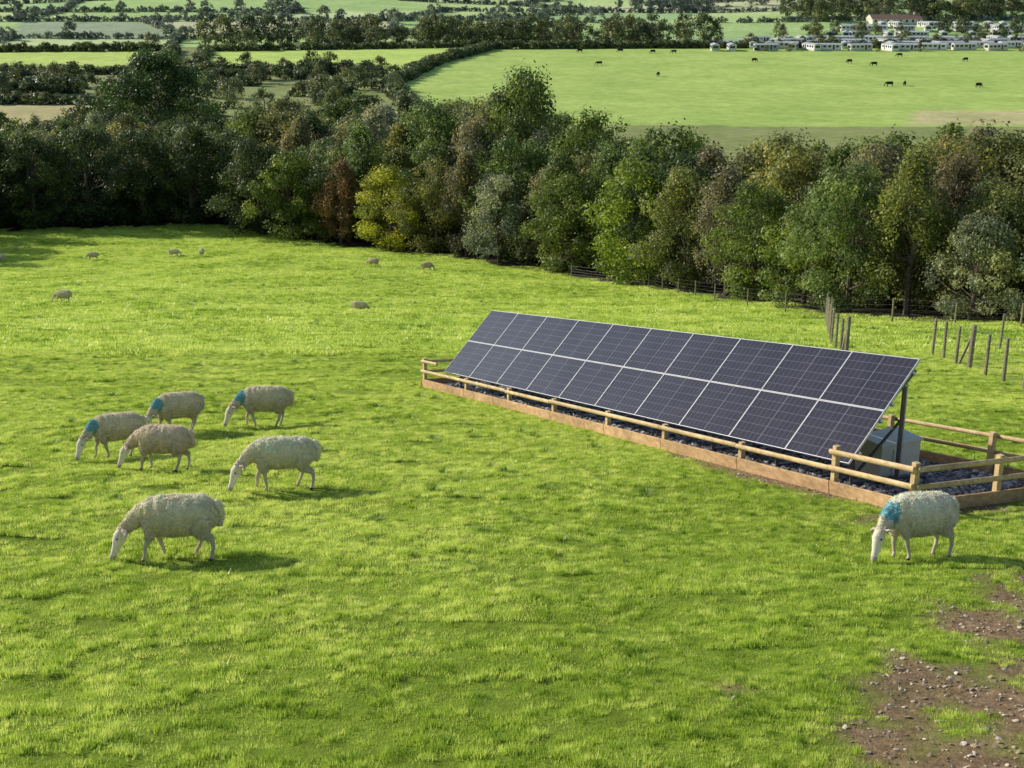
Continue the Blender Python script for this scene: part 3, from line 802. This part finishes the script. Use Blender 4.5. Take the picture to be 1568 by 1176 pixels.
FT+=line([(84,552),(235,553)],22,.25,.45,1)
FT+=line([(150,720),(300,730)],4,.9,1.5,18)
put('hedgerow',HD,hm); put('distant_trees',FT,fm)
FH=[];FW=[]; r3=random.Random(9)
for j in range(gy+1):
    for i in range(gx+1):
        for di,dj in ((1,0),(0,1)):
            if (i+di,j+dj) in PX and r3.random()<.85:
                a=PX[i,j]; b=PX[i+di,j+dj]
                if a[1]<610 and dj==0: continue
                if abs(a[0])>.5*a[1]+80: continue
                FH+=line([a,b],2.6,.6,1.1,1.0)
                FW+=line([a,b],random.choice([14,24,50]),.4,.95,3)
for _ in range(14):
    cx,cy=r3.uniform(-400,450),r3.uniform(760,1400)
    for _ in range(r3.randrange(12,30)): FW.append((cx+r3.gauss(0,22),cy+r3.gauss(0,8),r3.uniform(.6,1.0)))
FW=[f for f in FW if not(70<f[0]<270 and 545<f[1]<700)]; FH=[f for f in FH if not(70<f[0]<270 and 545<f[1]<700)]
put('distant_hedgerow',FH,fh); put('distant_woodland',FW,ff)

# ------------------------------------------------------------------ caravans and buildings
def caravan(wallm,L=10.5,Wd=3.4):
    m=MB(); m.box((0,0,.3),(L-.2,Wd-.2,.5),3); m.box((0,0,1.6),(L,Wd,2.1),0)
    z=2.652; V=[(-L/2-.15,-Wd/2-.15,z),(L/2+.15,-Wd/2-.15,z),(L/2+.15,Wd/2+.15,z),(-L/2-.15,Wd/2+.15,z),(-L/2-.15,0,z+.55),(L/2+.15,0,z+.55)]
    m.add(V,[(0,1,5,4),(3,4,5,2),(0,4,3),(1,2,5),(0,3,2,1)],1)
    for sd in (-1,1):
        for x in (-3.9,-1.9,.2,3.6): m.box((x,sd*(Wd/2+.01),1.85),(1.3,.05,.85),2)
        m.box((2.0,sd*(Wd/2+.01),1.55),(.8,.05,1.9),2)
        m.box((sd*(L/2+.01),0,1.8),(.05,2.3,1.1),2)
    return m.mesh('static_caravan',[wallm,M['roofg'],M['dark'],M['cream']])
cv=[caravan(M['white']),caravan(M['cream']),caravan(M['white']),caravan(M['sage'])]
for row,(yy,x0) in enumerate([(560,84),(575,90),(592,104),(614,112),(636,150),(658,165),(676,185)]):
    x=x0
    while x<250:
        if random.random()<.88:
            al=random.random()<.5
            ob('static_caravan',random.choice(cv),loc=(x,yy+random.uniform(-3,3),h(x,yy)),rot=(0,0,(0 if al else 1.57)+random.uniform(-.35,.35)),sc=.94)
            x+=12.5 if al else 7
        else: x+=7
def house(name,loc,L,Wd,wh,rh,wm,rm,rot):
    m=MB(); m.box((0,0,wh/2),(L,Wd,wh),0); z=wh+.003; o=.3
    V=[(-L/2-o,-Wd/2-o,z),(L/2+o,-Wd/2-o,z),(L/2+o,Wd/2+o,z),(-L/2-o,Wd/2+o,z),(-L/2-o,0,z+rh),(L/2+o,0,z+rh)]
    m.add(V,[(0,1,5,4),(3,4,5,2),(0,3,2,1)],1); m.add([V[0],V[3],V[4]],[(0,1,2)],0); m.add([V[1],V[2],V[5]],[(0,1,2)],0)
    e=empty(name,loc); e.rotation_euler=(0,0,rot)
    o1=ob('walls_and_roof',m.mesh('walls',[wm,rm])); o1.parent=e
    w=MB(); n=max(2,int(L/3))
    for sd in (-1,1):
        for k in range(n):
            for fz in ([1.3,4.0] if wh>4 else [1.3]): w.box((-L/2+L*(k+.5)/n,sd*(Wd/2+.01),fz+.2),(1.1,.06,1.2),0)
        w.box((0,sd*(Wd/2+.02),1.0),(.9,.06,2.0),1)
    o2=ob('windows_and_door',w.mesh('windows',[M['dark'],M['roofb']])); o2.parent=e
    ch=MB(); ch.box((L*.4,0,wh+rh+.3),(.8,.8,1.6),0); o3=ob('chimney',ch.mesh('chimney',[wm])); o3.parent=e
house('farmhouse',(204,800,h(204,800)),10,6,4.8,2.6,M['white'],M['roofg'],1.2)
house('barn',(196,695,h(196,695)),26,10,2.4,2.2,M['cream'],M['roofb'],.08)

# ------------------------------------------------------------------ light, world, camera
az=math.atan2(-.89,.45); el=R(26)
sd=Vector((math.sin(az)*math.cos(el),math.cos(az)*math.cos(el),math.sin(el)))
sl=bpy.data.lights.new('sun','SUN'); sl.energy=5.0; sl.angle=R(.5); sl.color=(1,.94,.82)
so=bpy.data.objects.new('sun',sl); so.rotation_euler=sd.to_track_quat('Z','Y').to_euler(); so.location=(-30,20,40); scene.collection.objects.link(so)
w=bpy.data.worlds.new('World'); scene.world=w; w.use_nodes=True; nt=w.node_tree
bg=nt.nodes['Background']; sk=nt.nodes.new('ShaderNodeTexSky'); sk.sky_type='NISHITA'; sk.sun_disc=False
sk.sun_elevation=el; sk.sun_rotation=az; nt.links.new(sk.outputs[0],bg.inputs[0]); bg.inputs[1].default_value=.13
cd=bpy.data.cameras.new('camera'); cd.lens=36*2000/1568; cd.sensor_width=36; cd.clip_end=8000; cd.clip_start=.1
co=bpy.data.objects.new('camera',cd); co.location=(0,0,0); co.rotation_euler=(R(90-17.95),0,0); scene.collection.objects.link(co); scene.camera=co
scene.view_settings.view_transform='Standard'; scene.view_settings.look='None'; scene.view_settings.exposure=0
print('done',time.time()-T0)
